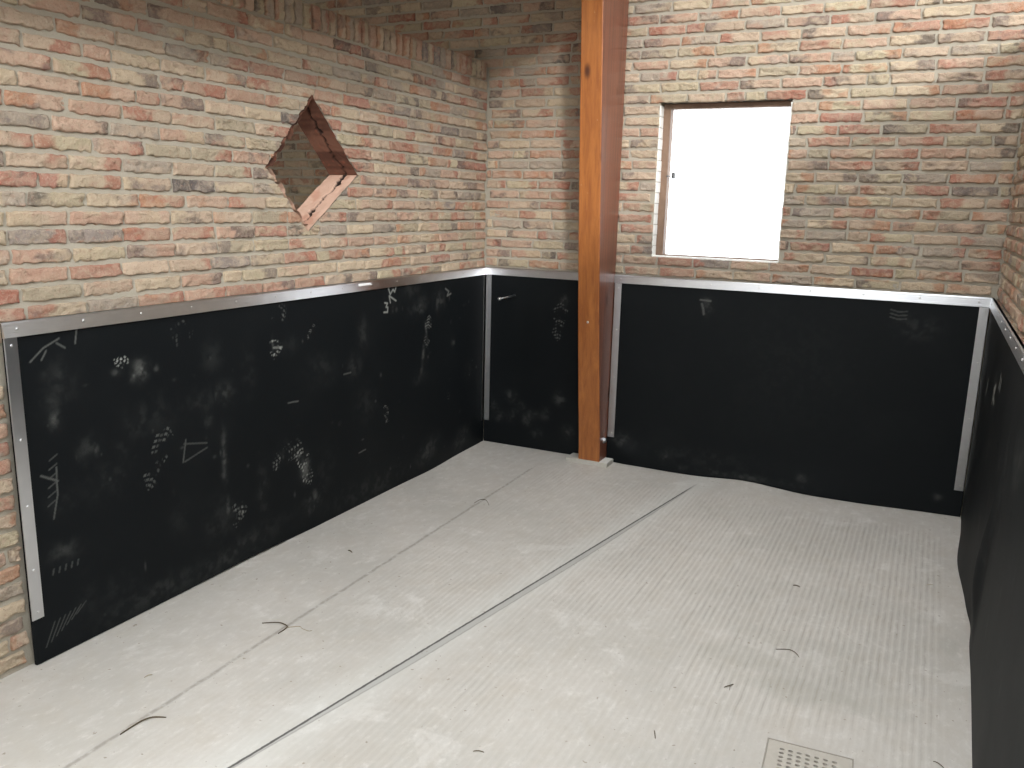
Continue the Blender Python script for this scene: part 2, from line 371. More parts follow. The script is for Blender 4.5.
def join(parts):
    """[(V,F,col or None,mat_index)] -> arrays"""
    V = []; Fs = []; C = []; M = []; b = 0
    for v, f, c, m in parts:
        V.append(v); Fs.append(f + b); C.append(c if c is not None else np.full((len(v), 3), 0.5)); M.append(np.full(len(f), m)); b += len(v)
    return np.concatenate(V), np.concatenate(Fs), np.concatenate(C), np.concatenate(M)
def wall_obj(name, parts, mats=None):
    V, Fq, C, M = join(parts); me = np_mesh(name, V, Fq, True, M)
    sm = (M == 1); me.polygons.foreach_set('use_smooth', sm); set_attr(me, 'col', C)
    return tag(link(name, me, mats or [MORTAR, BRICK]), kind='structure')

MD = 0.011   # mortar face behind the brick face
# back wall (faces -y), window opening
yb = BW; xl = -BW; T = 0.20
bk = layout(-2.7, 6.5, 1.0845, 3.05, 11, [(WX0, WX1, WZ0, WZ1), (-T, xl + 0.004, 0, TOP - 0.02), (W + BW - 0.004, W + BW + 0.2, 0, TOP - 0.02)])
pv, pf, pc = bricks(bk, (0, yb, 0), (1, 0, 0), (0, 0, 1), (0, -1, 0), 3)
y0 = yb + MD; y1 = 0.31
bx = boxes([(-3.2, WX0, y0, y1, -0.05, 4.4), (WX1, 7.2, y0, y1, -0.05, 4.4), (WX0, WX1, y0, y1, -0.05, WZ0 - 0.004), (WX0, WX1, y0, y1, WZ1 + 0.004, 4.4)])
# toothed jamb bricks lining the left and right reveal
jb = []
rj = random.Random(4)
for side in (0, 1):
    z = WZ0 + 0.004
    while z < WZ1 - 0.02:
        hgt = min(CH - 0.0035, WZ1 - z); jj = rj.uniform(0.004, 0.010)
        jb.append((WX0 - 0.02, WX0 + jj, y0 + 0.002, y1 - 0.19, z, z + hgt) if side == 0 else (WX1 - jj, WX1 + 0.02, y0 + 0.002, y1 - 0.19, z, z + hgt)); z += CH
jv, jf = boxes(jb); 
wall_obj('wall_back', [(bx[0], bx[1], None, 0), (pv, pf, pc, 1)])
me = np_mesh('trim_2', jv, jf, False); tag(link('trim_2', me, REVEAL_WHITE), kind='structure')

# left partition (faces +x) with the lozenge opening and a rowlock course on top
xl = -BW; T = 0.20; YN = -4.30
RL0 = TOP - 0.112
lay = [b for b in layout(YN, yb - 0.004, 0.0125, RL0 - 0.006, 21) if b[1] > 1.10 or b[0] < -3.24]
lay = [(a, b, min(c, -3.285 - a) if b < 1.12 and a + c > -3.285 and a < -3.285 else c, d) for a, b, c, d in lay if b > 1.10 or a < -3.31]
def cuts(b):
    g = np.meshgrid(np.linspace(b[0], b[0] + b[2], 60), np.linspace(b[1], b[1] + b[3], 16)); return inside_hole(g[0].ravel(), g[1].ravel())
whole = []; cutb = []
for b in lay:
    c = cuts(b)
    if not c.any(): whole.append(b)
    elif not c.all(): cutb.append(b)
p1 = bricks(whole, (xl, 0, 0), (0, 1, 0), (0, 0, 1), (1, 0, 0), 5)
p2 = bricks(cutb, (xl, 0, 0), (0, 1, 0), (0, 0, 1), (1, 0, 0), 6, hole=True, nu=64, nv=20)
rl = []; u = YN
rr = random.Random(9)
while u < -0.03:
    wd = 0.050 + rr.uniform(-0.003, 0.003); rl.append((u, RL0 + rr.uniform(-0.002, 0.002), min(wd, -0.006 - u), 0.110 + rr.uniform(-0.004, 0.003))); u += wd + 0.012
p3 = bricks(rl, (xl + 0.004, 0, 0), (0, 1, 0), (0, 0, 1), (1, 0, 0), 7, nu=10, nv=14)
p3r = bricks(rl, (-T, 0, 0), (0, 1, 0), (0, 0, 1), (1, 0, 0), 7, nu=10, nv=14)
# mortar core with the lozenge cut through
bm = bmesh.new()
zc = HOLE[1][1]
outer = [(YN, -0.05), (yb, -0.05), (yb, TOP - 0.006), (YN, TOP - 0.006)]
sides = []
for x in (xl - MD, -T):
    vo = [bm.verts.new((x, a, b)) for a, b in outer]; vh = [bm.verts.new((x, a, b)) for a, b in HOLE]
    sides.append((vo, vh))
    t_, l_, b_, r_ = vh
    bm.faces.new((vo[0], b_, l_)); bm.faces.new((vo[0], vo[1], b_)); bm.faces.new((vo[1], r_, b_)); bm.faces.new((vo[1], vo[2], r_))
    bm.faces.new((vo[2], t_, r_)); bm.faces.new((vo[2], vo[3], t_)); bm.faces.new((vo[3], l_, t_)); bm.faces.new((vo[3], vo[0], l_))
(a, ah), (b, bh) = sides
for k in range(4): bm.faces.new((a[k], a[(k + 1) % 4], b[(k + 1) % 4], b[k]))
bmesh.ops.triangulate(bm, faces=bm.faces); bmesh.ops.recalc_face_normals(bm, faces=bm.faces)
bm.verts.index_update()
cv = np.array([v.co[:] for v in bm.verts]); cf3 = [[v.index for v in f.verts] for f in bm.faces]; bm.free()
def addtris(me_parts): pass
# rear face of the partition, plain courses seen only from the next stall
V, Fq, C, M = join([(p1[0], p1[1], p1[2], 1), (p2[0], p2[1], p2[2], 1), (p3[0], p3[1], p3[2], 1)])
me = bpy.data.meshes.new('wall_left')
nb = len(V); allV = np.concatenate([V, cv]); faces = Fq.tolist() + [[i + nb for i in f] for f in cf3]
me.from_pydata(allV.tolist(), [], faces)
mi = np.concatenate([M, np.zeros(len(cf3))]).astype(np.int32); me.polygons.foreach_set('material_index', mi); me.polygons.foreach_set('use_smooth', mi == 1)
set_attr(me, 'col', np.concatenate([C, np.full((len(cv), 3), 0.5)])); me.update()
tag(link('wall_left', me, [MORTAR, BRICK]), kind='structure')
# sawn faces of the lozenge: two leaves of brick with an open joint between them
rv = []; rf = []; rc = []; rw = []
for k in range(4):
    A0, B0 = np.array(HOLE[k]), np.array(HOLE[(k + 1) % 4]); nA = 130; nX = 41
    cen = np.array([(HOLE[1][0] + HOLE[3][0]) / 2, (HOLE[0][1] + HOLE[2][1]) / 2])
    nn = np.array([-(B0 - A0)[1], (B0 - A0)[0]]); nn /= np.linalg.norm(nn)
    if nn @ (cen - A0) > 0: nn = -nn                                     # outward from the opening
    s = np.linspace(0, 1, nA); xs = np.linspace(xl + 0.001, -T, nX); S, X = np.meshgrid(s, xs)
    Lg = np.linalg.norm(B0 - A0)
    cx = -0.098 + (vnoise(S * 9, S * 0 + k, 5) - 0.5) * 0.02 + (vnoise(S * 34, S * 0 + k, 6) - 0.5) * 0.012
    wdt = 0.002 + 0.010 * sstep(0.55, 0.9, vnoise(S * 12, S * 0 + 3 * k, 8)) + 0.004 * vnoise(S * 45, S * 0, k)
    ck = sstep(wdt + 0.003, wdt, np.abs(X - cx))
    d = (fbm(S * 16, X * 40 + 7 * k, 11, 3) - 0.5) * 0.006 + 0.012 * ck - 0.004
    lim = np.minimum(S, 1 - S); d = d * sstep(0, 0.03, lim)
    zz = A0[1] + (B0 - A0)[1] * S; fr_ = ((zz - 0.0125) / CH) % 1.0; cid = np.floor((zz - 0.0125) / CH)
    if k in (0, 1): d = d - (0.004 + 0.016 * vhash(cid, cid * 0 + k, 5)) * (fr_ < 0.80) * np.clip(np.sin(np.pi * np.clip(fr_ / 0.8, 0, 1)) * 1.6, 0, 1) * sstep(0.05, 0.02, xl - X) * sstep(0, 0.06, lim)
    else: d = d - 0.004 * vnoise(S * Lg / 0.03, S * 0 + k, 12) * sstep(0.02, 0.0, xl - X)
    py = A0[0] + (B0 - A0)[0] * S + nn[0] * d; pz = A0[1] + (B0 - A0)[1] * S + nn[1] * d
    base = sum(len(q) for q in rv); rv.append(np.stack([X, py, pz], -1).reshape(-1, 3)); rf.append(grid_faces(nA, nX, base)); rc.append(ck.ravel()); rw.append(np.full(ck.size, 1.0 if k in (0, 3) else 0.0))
me = np_mesh('trim_1', np.concatenate(rv), np.concatenate(rf), True); set_attr(me, 'crack', np.concatenate(rc)); set_attr(me, 'raw_shade', np.concatenate(rw))
tag(link('trim_1', me, CUT), kind='structure')

# right partition (faces -x)
xr = W + BW
layr = [b for b in layout(-yb + 0.004, 4.3, 1.0845, RL0 - 0.006, 31)]
p1 = bricks(layr, (xr, 0, 0), (0, -1, 0), (0, 0, 1), (-1, 0, 0), 15)
rl = []; u = 0.006
while u < 4.28:
    wd = 0.050 + rr.uniform(-0.003, 0.003); rl.append((u, RL0, wd, 0.110)); u += wd + 0.012
p3 = bricks(rl, (xr - 0.004, 0, 0), (0, -1, 0), (0, 0, 1), (-1, 0, 0), 17, nu=10, nv=14)
bx = boxes([(xr + MD, xr + 0.2, YN, y0, -0.05, TOP - 0.006)])
wall_obj('wall_right', [(bx[0], bx[1], None, 0), (p1[0], p1[1], p1[2], 1), (p3[0], p3[1], p3[2], 1)])

# far wall of the neighbouring stall, seen through the lozenge
lay = [b for b in layout(-4.4, 0.0, 0.012, 2.85, 41)]
p1 = bricks(lay, (-2.7, 0, 0), (0, 1, 0), (0, 0, 1), (1, 0, 0), 25, nu=12, nv=7)
bx = boxes([(-2.95, -2.7 - MD, -4.5, y0, -0.05, 2.95)])
wall_obj('wall_neighbour', [(bx[0], bx[1], None, 0), (p1[0], p1[1], p1[2], 1)])
# the barn across the yard with its open door
fv = boxes([(-6, 0.36, -9.7, -9.5, 0, 3.4), (1.35, 9, -9.7, -9.5, 0, 3.4), (0.36, 1.35, -9.7, -9.5, 2.3, 3.4)]); me = np_mesh('wall_front', fv[0], fv[1], False); tag(link('wall_front', me, DECK), kind='structure')
# low loft over the left bay; high roof over the stall with a roof light above its front, open to the right
fv = boxes([(7.2, 7.4, -9.7, 0.31, 0, 4.0)]); me = np_mesh('wall_east_block', fv[0], fv[1], False); tag(link('wall_east_block', me, ROOF), kind='structure')  # unseen wall added to block low sky light from the right
fv = boxes([(-3.2, 0.95, -4.5, 0.31, 2.95, 3.05), (0.55, 0.65, -1.5, -1.02, 2.62, 2.95), (0.55, 0.65, -2.05, -1.5, 2.53, 2.95), (0.55, 0.65, -4.5, -2.05, 2.44, 2.95), (0.95, 1.00, -4.5, 0.31, 2.95, 4.5),  # stepped planks: unseen occluder added to shade the top of the left wall
            
            ])
me = np_mesh('ceiling', fv[0], fv[1], False); tag(link('ceiling', me, DECK), kind='structure')
fv = boxes([(1.00, 4.3, -1.0, 0.31, 4.4, 4.5), (3.9, 4.3, -6.0, -1.0, 4.4, 4.5), (1.00, 4.3, -7.8, -6.0, 4.4, 4.5)])
me = np_mesh('ceiling', fv[0], fv[1], False); tag(link('ceiling', me, ROOF), kind='structure')

# ------------------------------------------------------------------ floor
GX, GY, GA = 2.352, -2.491, math.atan2(0.014, 0.24)      # far left corner of the drain cover, its turn
GW = 0.24
def gxy(a, b): return (GX + a * math.cos(GA) + b * math.sin(GA), GY + a * math.sin(GA) - b * math.cos(GA))
def floor_h(x, y):
    lip = 0.022 * np.exp(-((x - 1.78) / 0.22) ** 2) + 0.012 * sstep(2.35, 2.9, x) + 0.009 * sstep(1.4, 0.6, x)
    h = lip * np.exp(np.minimum(y, 0) / 0.30)
    h = h - 0.008 * np.exp(-np.maximum(x, 0) / 0.20) * sstep(-0.3, -0.9, y)
    return h
xs = np.concatenate([np.linspace(-0.035, W + 0.035, 264)]); ys = np.linspace(-4.3, 0.035, 380)
X, Y = np.meshgrid(xs, ys); Z = floor_h(X, Y)
edge = sstep(-4.3, -4.0, Y); Z = Z * edge
Vf = np.stack([X, Y, Z], -1).reshape(-1, 3); Ff = grid_faces(264, 380)
cx_ = Vf[Ff].mean(1); du = (cx_[:, 0] - GX) * math.cos(GA) + (cx_[:, 1] - GY) * math.sin(GA); dv = (cx_[:, 0] - GX) * math.sin(GA) - (cx_[:, 1] - GY) * math.cos(GA)
Ff = Ff[~((du > 0.022) & (du < GW - 0.022) & (dv > 0.022) & (dv < GW - 0.022))]
xx, yy = Vf[:, 0], Vf[:, 1]
rib = sstep(0.55, 0.72, xx) * sstep(W - 0.04, W - 0.16, xx) * sstep(-0.10, -0.45, yy)
rib *= 0.25 + 0.75 * sstep(0.28, 0.6, fbm(xx * 1.3 + 4, yy * 0.9, 3, 3)); rib *= 0.65 + 0.35 * sstep(0.9, 1.6, xx - 0.166 * (yy + 2.2))
rib *= 1 - 0.9 * np.exp(-(((xx - GX - 0.1) / 0.22) ** 4 + ((yy - GY + 0.1) / 0.2) ** 4))
def blob(cx, cy, rx, ry, s, edge=0.3):
    r = np.hypot((xx - cx) / rx, (yy - cy) / ry) + (fbm(xx * 6, yy * 6, s, 3) - 0.5) * 0.9
    return sstep(1.0, 1.0 - edge, r)
stain = 0.27 * blob(2.40, -2.00, 0.34, 0.27, 51, 0.18) + 0.36 * blob(2.44, -2.17, 0.30, 0.10, 57, 0.45) + 0.22 * blob(2.20, -2.02, 0.2, 0.08, 52) + 0.16 * blob(2.45, -1.35, 0.35, 0.10, 53) + 0.26 * blob(1.85, -0.50, 0.36, 0.26, 54, 0.6) + 0.4 * blob(2.86, -1.55, 0.05, 0.12, 55)
stain = np.clip(stain + 0.10 * sstep(0.55, 0.75, fbm(xx * 1.1, yy * 1.1, 61, 4)), 0, 1)
DIM_GROUND = mat_plain('dim_unseen_ground', srgb(84, 82, 78), srgb(104, 101, 96), 0.9, 8)  # unseen ground before the stall, darkened to lower bounce and strip reflections
big = [(-3.2, -0.035, -9.7, 0.035), (W + 0.035, 7.2, -9.7, 0.035), (-0.035, W + 0.035, -9.7, -4.3)]
bv = []; bf = []
for (a, b, c, d) in big:
    k = len(bv); bv += [(a, c, 0), (b, c, 0), (b, d, 0), (a, d, 0)]; bf.append((k, k + 1, k + 2, k + 3))
me = np_mesh('floor', np.concatenate([Vf, np.array(bv, float)]), np.concatenate([Ff, np.array(bf) + len(Vf)]), True)
set_attr(me, 'rib', np.concatenate([rib, np.zeros(len(bv))])); set_attr(me, 'stain', np.concatenate([stain, np.zeros(len(bv))]))
ob = link('floor', me, [FLOOR, DIM_GROUND]); tag(ob, kind='structure'); me.polygons[len(me.polygons) - 1].material_index = 1

# ------------------------------------------------------------------ window
wr = empty('window_1', ((WX0 + WX1) / 2, 0.12, WZ0)); tag(wr, kind='structure')
def local(o, root): o.location = -root.location; o.parent = root; return o
bm = bmesh.new(); fy0, fy1 = 0.100, 0.165
bm_box(bm, WX0, WX0 + 0.048, fy0, fy1, WZ0, WZ1, 0.004); bm_box(bm, WX1 - 0.017, WX1, fy0, fy1, WZ0, WZ1, 0.004)
bm_box(bm, WX0 + 0.048, WX1 - 0.017, fy0, fy1, WZ1 - 0.030, WZ1, 0.004); bm_box(bm, WX0 + 0.048, WX1 - 0.017, fy0, fy1, WZ0, WZ0 + 0.012, 0.004)
local(bm_obj('window_frame', bm, FRAME_WOOD), wr)
bm = bmesh.new(); bm_box(bm, WX0 + 0.044, WX1 - 0.013, 0.138, 0.142, WZ0 + 0.010, WZ1 - 0.026)
local(bm_obj('window_pane', bm, GLASS), wr)
bm = bmesh.new(); bm_box(bm, WX0 + 0.004, WX1 - 0.004, 0.028, 0.099, WZ0 - 0.003, WZ0 + 0.006, 0.002); local(bm_obj('window_sill', bm, REVEAL_WHITE), wr)
bm = bmesh.new(); bm_box(bm, 1.186, 1.200, 0.085, 0.125, 1.778, 1.815, 0.003); bm_box(bm, 1.150, 1.200, 0.094, 0.099, 1.791, 1.796, 0.001)
local(bm_obj('window_catch', bm, DARK_IRON), wr)

# ------------------------------------------------------------------ rubber cladding
def stroke(D, U, V, pts, r, a):
    for (x0, y0), (x1, y1) in zip(pts, pts[1:]):
        lx, ly = x1 - x0, y1 - y0; q = lx * lx + ly * ly + 1e-12
        t = np.clip(((U - x0) * lx + (V - y0) * ly) / q, 0, 1); d = np.hypot(U - x0 - t * lx, V - y0 - t * ly)
        np.maximum(D, a * sstep(r * 1.3, r * 0.5, d), out=D)
def smudge(D, U, V, x, y, rx, ry, a, s, ang=0.0):
    c, n = math.cos(ang), math.sin(ang); p = (U - x) * c + (V - y) * n; q = -(U - x) * n + (V - y) * c
    r = (p / rx) ** 2 + (q / ry) ** 2
    k = r < 6
    D[k] = np.maximum(D[k], 0.40 * a * np.exp(-r[k]) * (0.25 + 1.3 * sstep(0.35, 0.75, fbm(p[k] / 0.03 + s * 7.7, q[k] / 0.03, s, 3))))
def sole(D, U, V, x, y, ang, a, s, ln=0.27, part='all'):
    """boot print: lugs of a sole, heel and toe"""
    c, n = math.cos(ang), math.sin(ang); p = ((U - x) * c + (V - y) * n) / ln; q = (-(U - x) * n + (V - y) * c) / ln
    wid = 0.19 - 0.06 * np.exp(-((p + 0.08) / 0.14) ** 2) + 0.015 * np.sin(p * 6)
    ins = sstep(1.0, 0.9, np.hypot(np.clip(np.abs(p) - 0.32, 0, 9) / 0.18, 0) + np.abs(q) / wid * 0.999)
    if part == 'heel': ins = ins * sstep(-0.14, -0.18, p)
    if part == 'toe': ins = ins * sstep(0.0, 0.06, p)
    bars = (np.sin(p * 74 + 30 * np.abs(q)) > 0.0) * (np.sin(q * 90 + 0.8) > -0.55); rim = sstep(0.72, 0.85, np.abs(q) / wid)
    wear = sstep(0.42, 0.68, fbm(p * 7 + 3 * s, q * 7, s, 3))
    D[:] = np.maximum(D, 1.25 * a * ins * np.maximum(bars * 0.9, rim * bars) * wear)

def panel(name, O, U, V, N, length, height, bot, disp, dust, label, du=0.0035, th=BR, cat='rubber mat'):
    O, U, V, N = map(np.array, (O, U, V, N)); nu = int(length / du) + 1; nv = int(height / du) + 1
    u = np.linspace(0, length, nu); s = np.linspace(0, 1, nv); uu, ss = np.meshgrid(u, s)
    zb = bot(uu); vv = zb + (height - zb) * ss; w = disp(uu, vv); D = np.zeros_like(uu); dust(D, uu, vv)
    P = (O + uu[..., None] * U + vv[..., None] * V + w[..., None] * N).reshape(-1, 3)
    F0 = grid_faces(nu, nv); idx = np.arange(nu * nv).reshape(nv, nu)
    loop = np.concatenate([idx[0, :], idx[1:, -1], idx[-1, -2::-1], idx[-2:0:-1, 0]])
    wl = w.ravel()[loop]; back = P[loop] - (wl + 0)[:, None] * N + (np.minimum(wl, 0.03) - th)[:, None] * N
    k = len(P); m = len(loop); nx = (np.arange(m) + 1) % m
    F1 = np.stack([loop, k + np.arange(m), k + nx, loop[nx]], 1)
    Vn = np.concatenate([P, back]); me = np_mesh(name, Vn, np.concatenate([F0, F1]), True)
    set_attr(me, 'dust', np.concatenate([D.ravel(), np.zeros(m)]))
    return tag(link(name, me, RUBBER), label, cat, 'black rubber wall cladding')

LY = -3.280
def left_dust(D, U, V):
    Y = U + LY; r = random.Random(3)
    S = lambda *a, **k: sole(D, Y, V, *a, **k); G = lambda y, z, ry, rz, a, s, ang=0.0: smudge(D, Y, V, y, z, ry, rz, a, s, ang)
    S(-2.611, 1.060, 0.35, 0.20, 1, ln=0.26, part='toe'); S(-2.80, 0.965, -0.6, 0.95, 2, ln=0.20, part='heel'); G(-2.765, 0.965, 0.028, 0.035, 0.75, 3); G(-2.80, 0.945, 0.018, 0.02, 0.6, 4); G(-2.87, 0.97, 0.02, 0.012, 0.45, 5)
    G(-2.791, 0.77, 0.055, 0.06, 0.13, 6); G(-2.442, 0.688, 0.017, 0.020, 0.62, 7); S(-2.709, 0.60, 1.1, 0.30, 8, ln=0.27)
    for k in range(2): stroke(D, Y, V, [(-2.58, 0.625 - 0.075 * k), (-2.46, 0.600 - 0.02 * k)], 0.004, 0.20)
    stroke(D, Y, V, [(-2.59, 0.55), (-2.57, 0.64)], 0.004, 0.25)
    for k in range(6): stroke(D, Y, V, [(-3.185 + 0.004 * k, 0.55 + 0.032 * k), (-3.155 + 0.004 * k, 0.565 + 0.032 * k)], 0.003, 0.22)
    stroke(D, Y, V, [(-3.168, 0.50), (-3.146, 0.58), (-3.142, 0.68)], 0.0035, 0.32); stroke(D, Y, V, [(-3.20, 0.665), (-3.14, 0.63)], 0.004, 0.35)
    S(-2.300, 0.335, 1.65, 0.55, 10, ln=0.30, part='heel'); S(-2.307, 0.30, 1.5, 0.45, 11, ln=0.26, part='heel'); G(-2.36, 0.29, 0.012, 0.035, 0.6, 12)
    G(-2.348, 0.791, 0.05, 0.045, 0.18, 13); G(-2.39, 0.80, 0.012, 0.035, 0.3, 14); G(-2.365, 0.52, 0.014, 0.09, 0.5, 15); G(-2.37, 0.44, 0.018, 0.03, 0.4, 16)
    G(-3.132, 0.853, 0.018, 0.04, 0.38, 17); G(-3.145, 0.90, 0.04, 0.05, 0.14, 18); G(-3.016, 0.713, 0.045, 0.045, 0.16, 19); G(-2.98, 0.70, 0.012, 0.018, 0.35, 20)
    for k in range(5): stroke(D, Y, V, [(-3.19 + 0.024 * k, 0.300), (-3.185 + 0.024 * k, 0.318)], 0.0035, 0.22)
    G(-3.14, 0.37, 0.05, 0.03, 0.22, 21)
    for q in (((-3.20, 1.06), (-3.15, 1.10), (-3.09, 1.125)), ((-3.16, 1.06), (-3.14, 1.09)), ((-3.10, 1.11), (-3.07, 1.09)), ((-3.03, 1.10), (-3.02, 1.15))): stroke(D, Y, V, q, 0.0035, 0.32)
    G(-3.097, 0.976, 0.05, 0.07, 0.13, 22); G(-3.13, 1.01, 0.03, 0.02, 0.2, 23)
    S(-2.012, 1.06, 1.3, 0.32, 24, ln=0.26, part='toe'); S(-2.017, 1.02, 1.4, 0.85, 25, ln=0.27, part='heel'); G(-2.045, 0.955, 0.008, 0.03, 0.6, 26); stroke(D, Y, V, [(-2.04, 0.945), (-1.985, 0.94)], 0.006, 0.5)
    S(-1.767, 1.00, 0.9, 0.65, 27, ln=0.12); G(-1.444, 0.766, 0.05, 0.06, 0.12, 28); stroke(D, Y, V, [(-1.53, 0.735), (-1.47, 0.735)], 0.004, 0.3)
    S(-1.985, 0.425, 0.25, 0.55, 29, ln=0.26); S(-1.850, 0.34, 1.9, 0.85, 30, ln=0.25); G(-1.845, 0.315, 0.03, 0.05, 0.6, 31); G(-1.89, 0.395, 0.012, 0.012, 0.55, 32)
    S(-1.152, 0.44, 1.9, 0.8, 33, ln=0.13); G(-0.734, 0.833, 0.010, 0.07, 0.55, 34, 0.2); G(-0.773, 0.713, 0.014, 0.09, 0.4, 35, -0.2); S(-0.72, 0.86, 1.4, 0.5, 36, ln=0.2)
    S(-0.429, 0.488, 1.2, 0.5, 37, ln=0.24, part='heel'); G(-0.42, 0.75, 0.02, 0.03, 0.25, 38)
    G(-0.80, 1.005, 0.055, 0.025, 0.34, 39); G(-0.78, 1.03, 0.06, 0.05, 0.12, 40); G(-0.595, 1.022, 0.055, 0.05, 0.26, 41); G(-0.90, 1.12, 0.08, 0.05, 0.12, 42)
    stroke(D, Y, V, [(-0.52, 1.095), (-0.48, 1.075), (-0.50, 1.05), (-0.455, 1.06)], 0.006, 0.45)
    G(-1.804, 0.124, 0.09, 0.045, 0.24, 43, 0.5); G(-1.78, 0.155, 0.02, 0.03, 0.4, 44); G(-2.143, 0.30, 0.03, 0.12, 0.14, 45); G(-0.304, 0.097, 0.10, 0.05, 0.22, 46, 0.4); G(-0.724, 0.123, 0.10, 0.05, 0.24, 47, 0.4)
    G(-1.362, 0.93, 0.04, 0.07, 0.14, 48); stroke(D, Y, V, [(-1.955, 0.67), (-1.885, 0.665)], 0.004, 0.32); stroke(D, Y, V, [(-1.41, 0.285), (-1.35, 0.29)], 0.004, 0.35)
    for k in range(7): stroke(D, Y, V, [(-3.24 + 0.021 * k, 0.045 + 0.012 * k), (-3.20 + 0.021 * k, 0.125 + 0.004 * k)], 0.0025, 0.22)
    G(-2.35, 0.06, 0.30, 0.05, 0.16, 49, 0.12); G(-2.75, 0.05, 0.25, 0.05, 0.14, 50); G(-1.3, 0.06, 0.3, 0.06, 0.12, 51)
    # chalked installer's marks: W, K-like chevron and a 3
    for q in (((-1.126, 1.143), (-1.109, 1.110), (-1.082, 1.135), (-1.066, 1.119), (-1.052, 1.148)), ((-1.108, 1.064), (-1.119, 1.102), (-1.054, 1.070)), ((-1.162, 1.068), (-1.136, 1.063), (-1.150, 1.044), (-1.133, 1.041), (-1.136, 1.015), (-1.170, 1.017))):
        stroke(D, Y, V, q, 0.0055, 0.85)
    for k in range(60):
        y, z = r.uniform(-3.2, -0.1), r.uniform(0.05, 1.1); G(y, z, r.uniform(0.004, 0.012), r.uniform(0.004, 0.016), r.uniform(0.12, 0.35), 100 + k)
    for k in range(26):
        G(r.uniform(-3.2, -0.1), r.uniform(0.05, 1.1), r.uniform(0.03, 0.10), r.uniform(0.03, 0.10), r.uniform(0.04, 0.10), 200 + k)
zero = lambda u: 0.004 + 0 * u
def left_disp(u, v):
    return -0.0016 + 0.003 * (fbm(u * 1.5, v * 1.5, 71, 3) - 0.5) + 0.012 * np.exp(-((u - 2.62) / 0.22) ** 2 - (v / 0.16) ** 2)
panel('rubber_mat', (0, LY, 0), (0, 1, 0), (0, 0, 1), (1, 0, 0), -LY - 0.001, H - 0.003, lambda u: 0.004 - 0.013 * sstep(1.0, 1.6, u) * sstep(3.28, 3.0, u) - 0.008 * sstep(1.2, 0.5, u), left_disp, left_dust, 'long black rubber mat covered in boot prints on the left brick wall', 0.0035)
def bl_dust(D, U, V):
    X = U
    smudge(D, X, V, 0.563, 1.014, 0.03, 0.03, 0.28, 1); sole(D, X, V, 0.533, 0.88, 1.5, 0.30, 2, ln=0.26, part='all')
    for k, (x, z, a) in enumerate(((0.204, 0.351, .25), (0.20, 0.22, .2), (0.364, 0.234, .32), (0.32, 0.20, .3), (0.553, 0.374, .3), (0.12, 0.20, .22), (0.27, 0.28, .2), (0.45, 0.26, .22), (0.62, 0.16, .2), (0.40, 0.12, .16), (0.08, 0.28, .2))):
        smudge(D, X, V, x, z, 0.035, 0.035, a, 5 + k)
panel('rubber_mat', (0.002, 0, 0), (1, 0, 0), (0, 0, 1), (0, -1, 0), PX0 - 0.006, H - 0.003, lambda u: 0.010 + 0 * u, lambda u, v: -0.002 + 0.002 * fbm(u * 2, v * 2, 5, 2), bl_dust, 'narrow black rubber mat between the far left corner and the wooden post', 0.0045)
def br_dust(D, U, V):
    X = U + PX1
    stroke(D, X, V, [(1.43, 1.083), (1.49, 1.080)], 0.006, 0.34); stroke(D, X, V, [(1.44, 1.06), (1.45, 1.03), (1.455, 1.0)], 0.007, 0.30); smudge(D, X, V, 1.476, 1.06, 0.03, 0.05, 0.22, 3)
    for k in range(3): stroke(D, X, V, [(2.46, 1.105 - 0.02 * k), (2.50, 1.095 - 0.02 * k), (2.54, 1.10 - 0.02 * k)], 0.004, 0.20)
    smudge(D, X, V, 2.60, 1.018, 0.09, 0.06, 0.12, 5); smudge(D, X, V, 1.267, 0.105, 0.025, 0.025, 0.4, 6); smudge(D, X, V, 1.40, 0.04, 0.025, 0.02, 0.3, 7); smudge(D, X, V, 2.097, 0.096, 0.035, 0.022, 0.30, 8)
    smudge(D, X, V, 2.80, 0.11, 0.02, 0.02, 0.25, 9); smudge(D, X, V, 1.0, 0.16, 0.06, 0.04, 0.22, 10); smudge(D, X, V, 2.0, 0.75, 0.3, 0.3, 0.025, 11); smudge(D, X, V, 1.5, 0.12, 0.3, 0.05, 0.07, 12); smudge(D, X, V, 1.75, 0.045, 0.3, 0.02, 0.2, 13)
def br_bot(u):
    return floor_h(u + PX1, np.zeros_like(u)) + 0.003
def br_disp(u, v):
    return -0.002 + 0.002 * fbm(u * 1.5, v * 2, 8, 2) + 0.020 * np.exp(-((u + PX1 - 1.02) / 0.08) ** 2 - ((v - 0.08) / 0.07) ** 2) + 0.014 * np.exp(-((u + PX1 - 2.2) / 0.35) ** 2 - (v / 0.15) ** 2)
panel('rubber_mat', (PX1 + 0.002, 0, 0), (1, 0, 0), (0, 0, 1), (0, -1, 0), W - PX1 - 0.005, H - 0.003, br_bot, br_disp, br_dust, 'wide black rubber mat below the bright window on the back wall', 0.0045)
def rt_dust(D, U, V):
    Y = -U
    for q in (((-0.94, 0.84), (-0.96, 0.90), (-1.02, 0.93), (-0.99, 0.87), (-1.05, 0.86)), ((-1.17, 0.95), (-1.19, 1.0)), ((-1.23, 0.95), (-1.24, 0.99)), ((-0.53, 0.80), (-0.56, 0.87))): stroke(D, Y, V, q, 0.011, 0.9)
    smudge(D, Y, V, -1.0, 0.89, 0.07, 0.06, 0.5, 4); smudge(D, Y, V, -2.2, 0.9, 0.12, 0.08, 0.2, 5); smudge(D, Y, V, -1.9, 0.8, 0.1, 0.12, 0.12, 6)
    for k in range(24):
        smudge(D, Y, V, -0.1 - 0.11 * k, 0.25 + 0.75 * ((k * 0.618) % 1), 0.02, 0.05, 0.14, 30 + k)
    D += 0.004
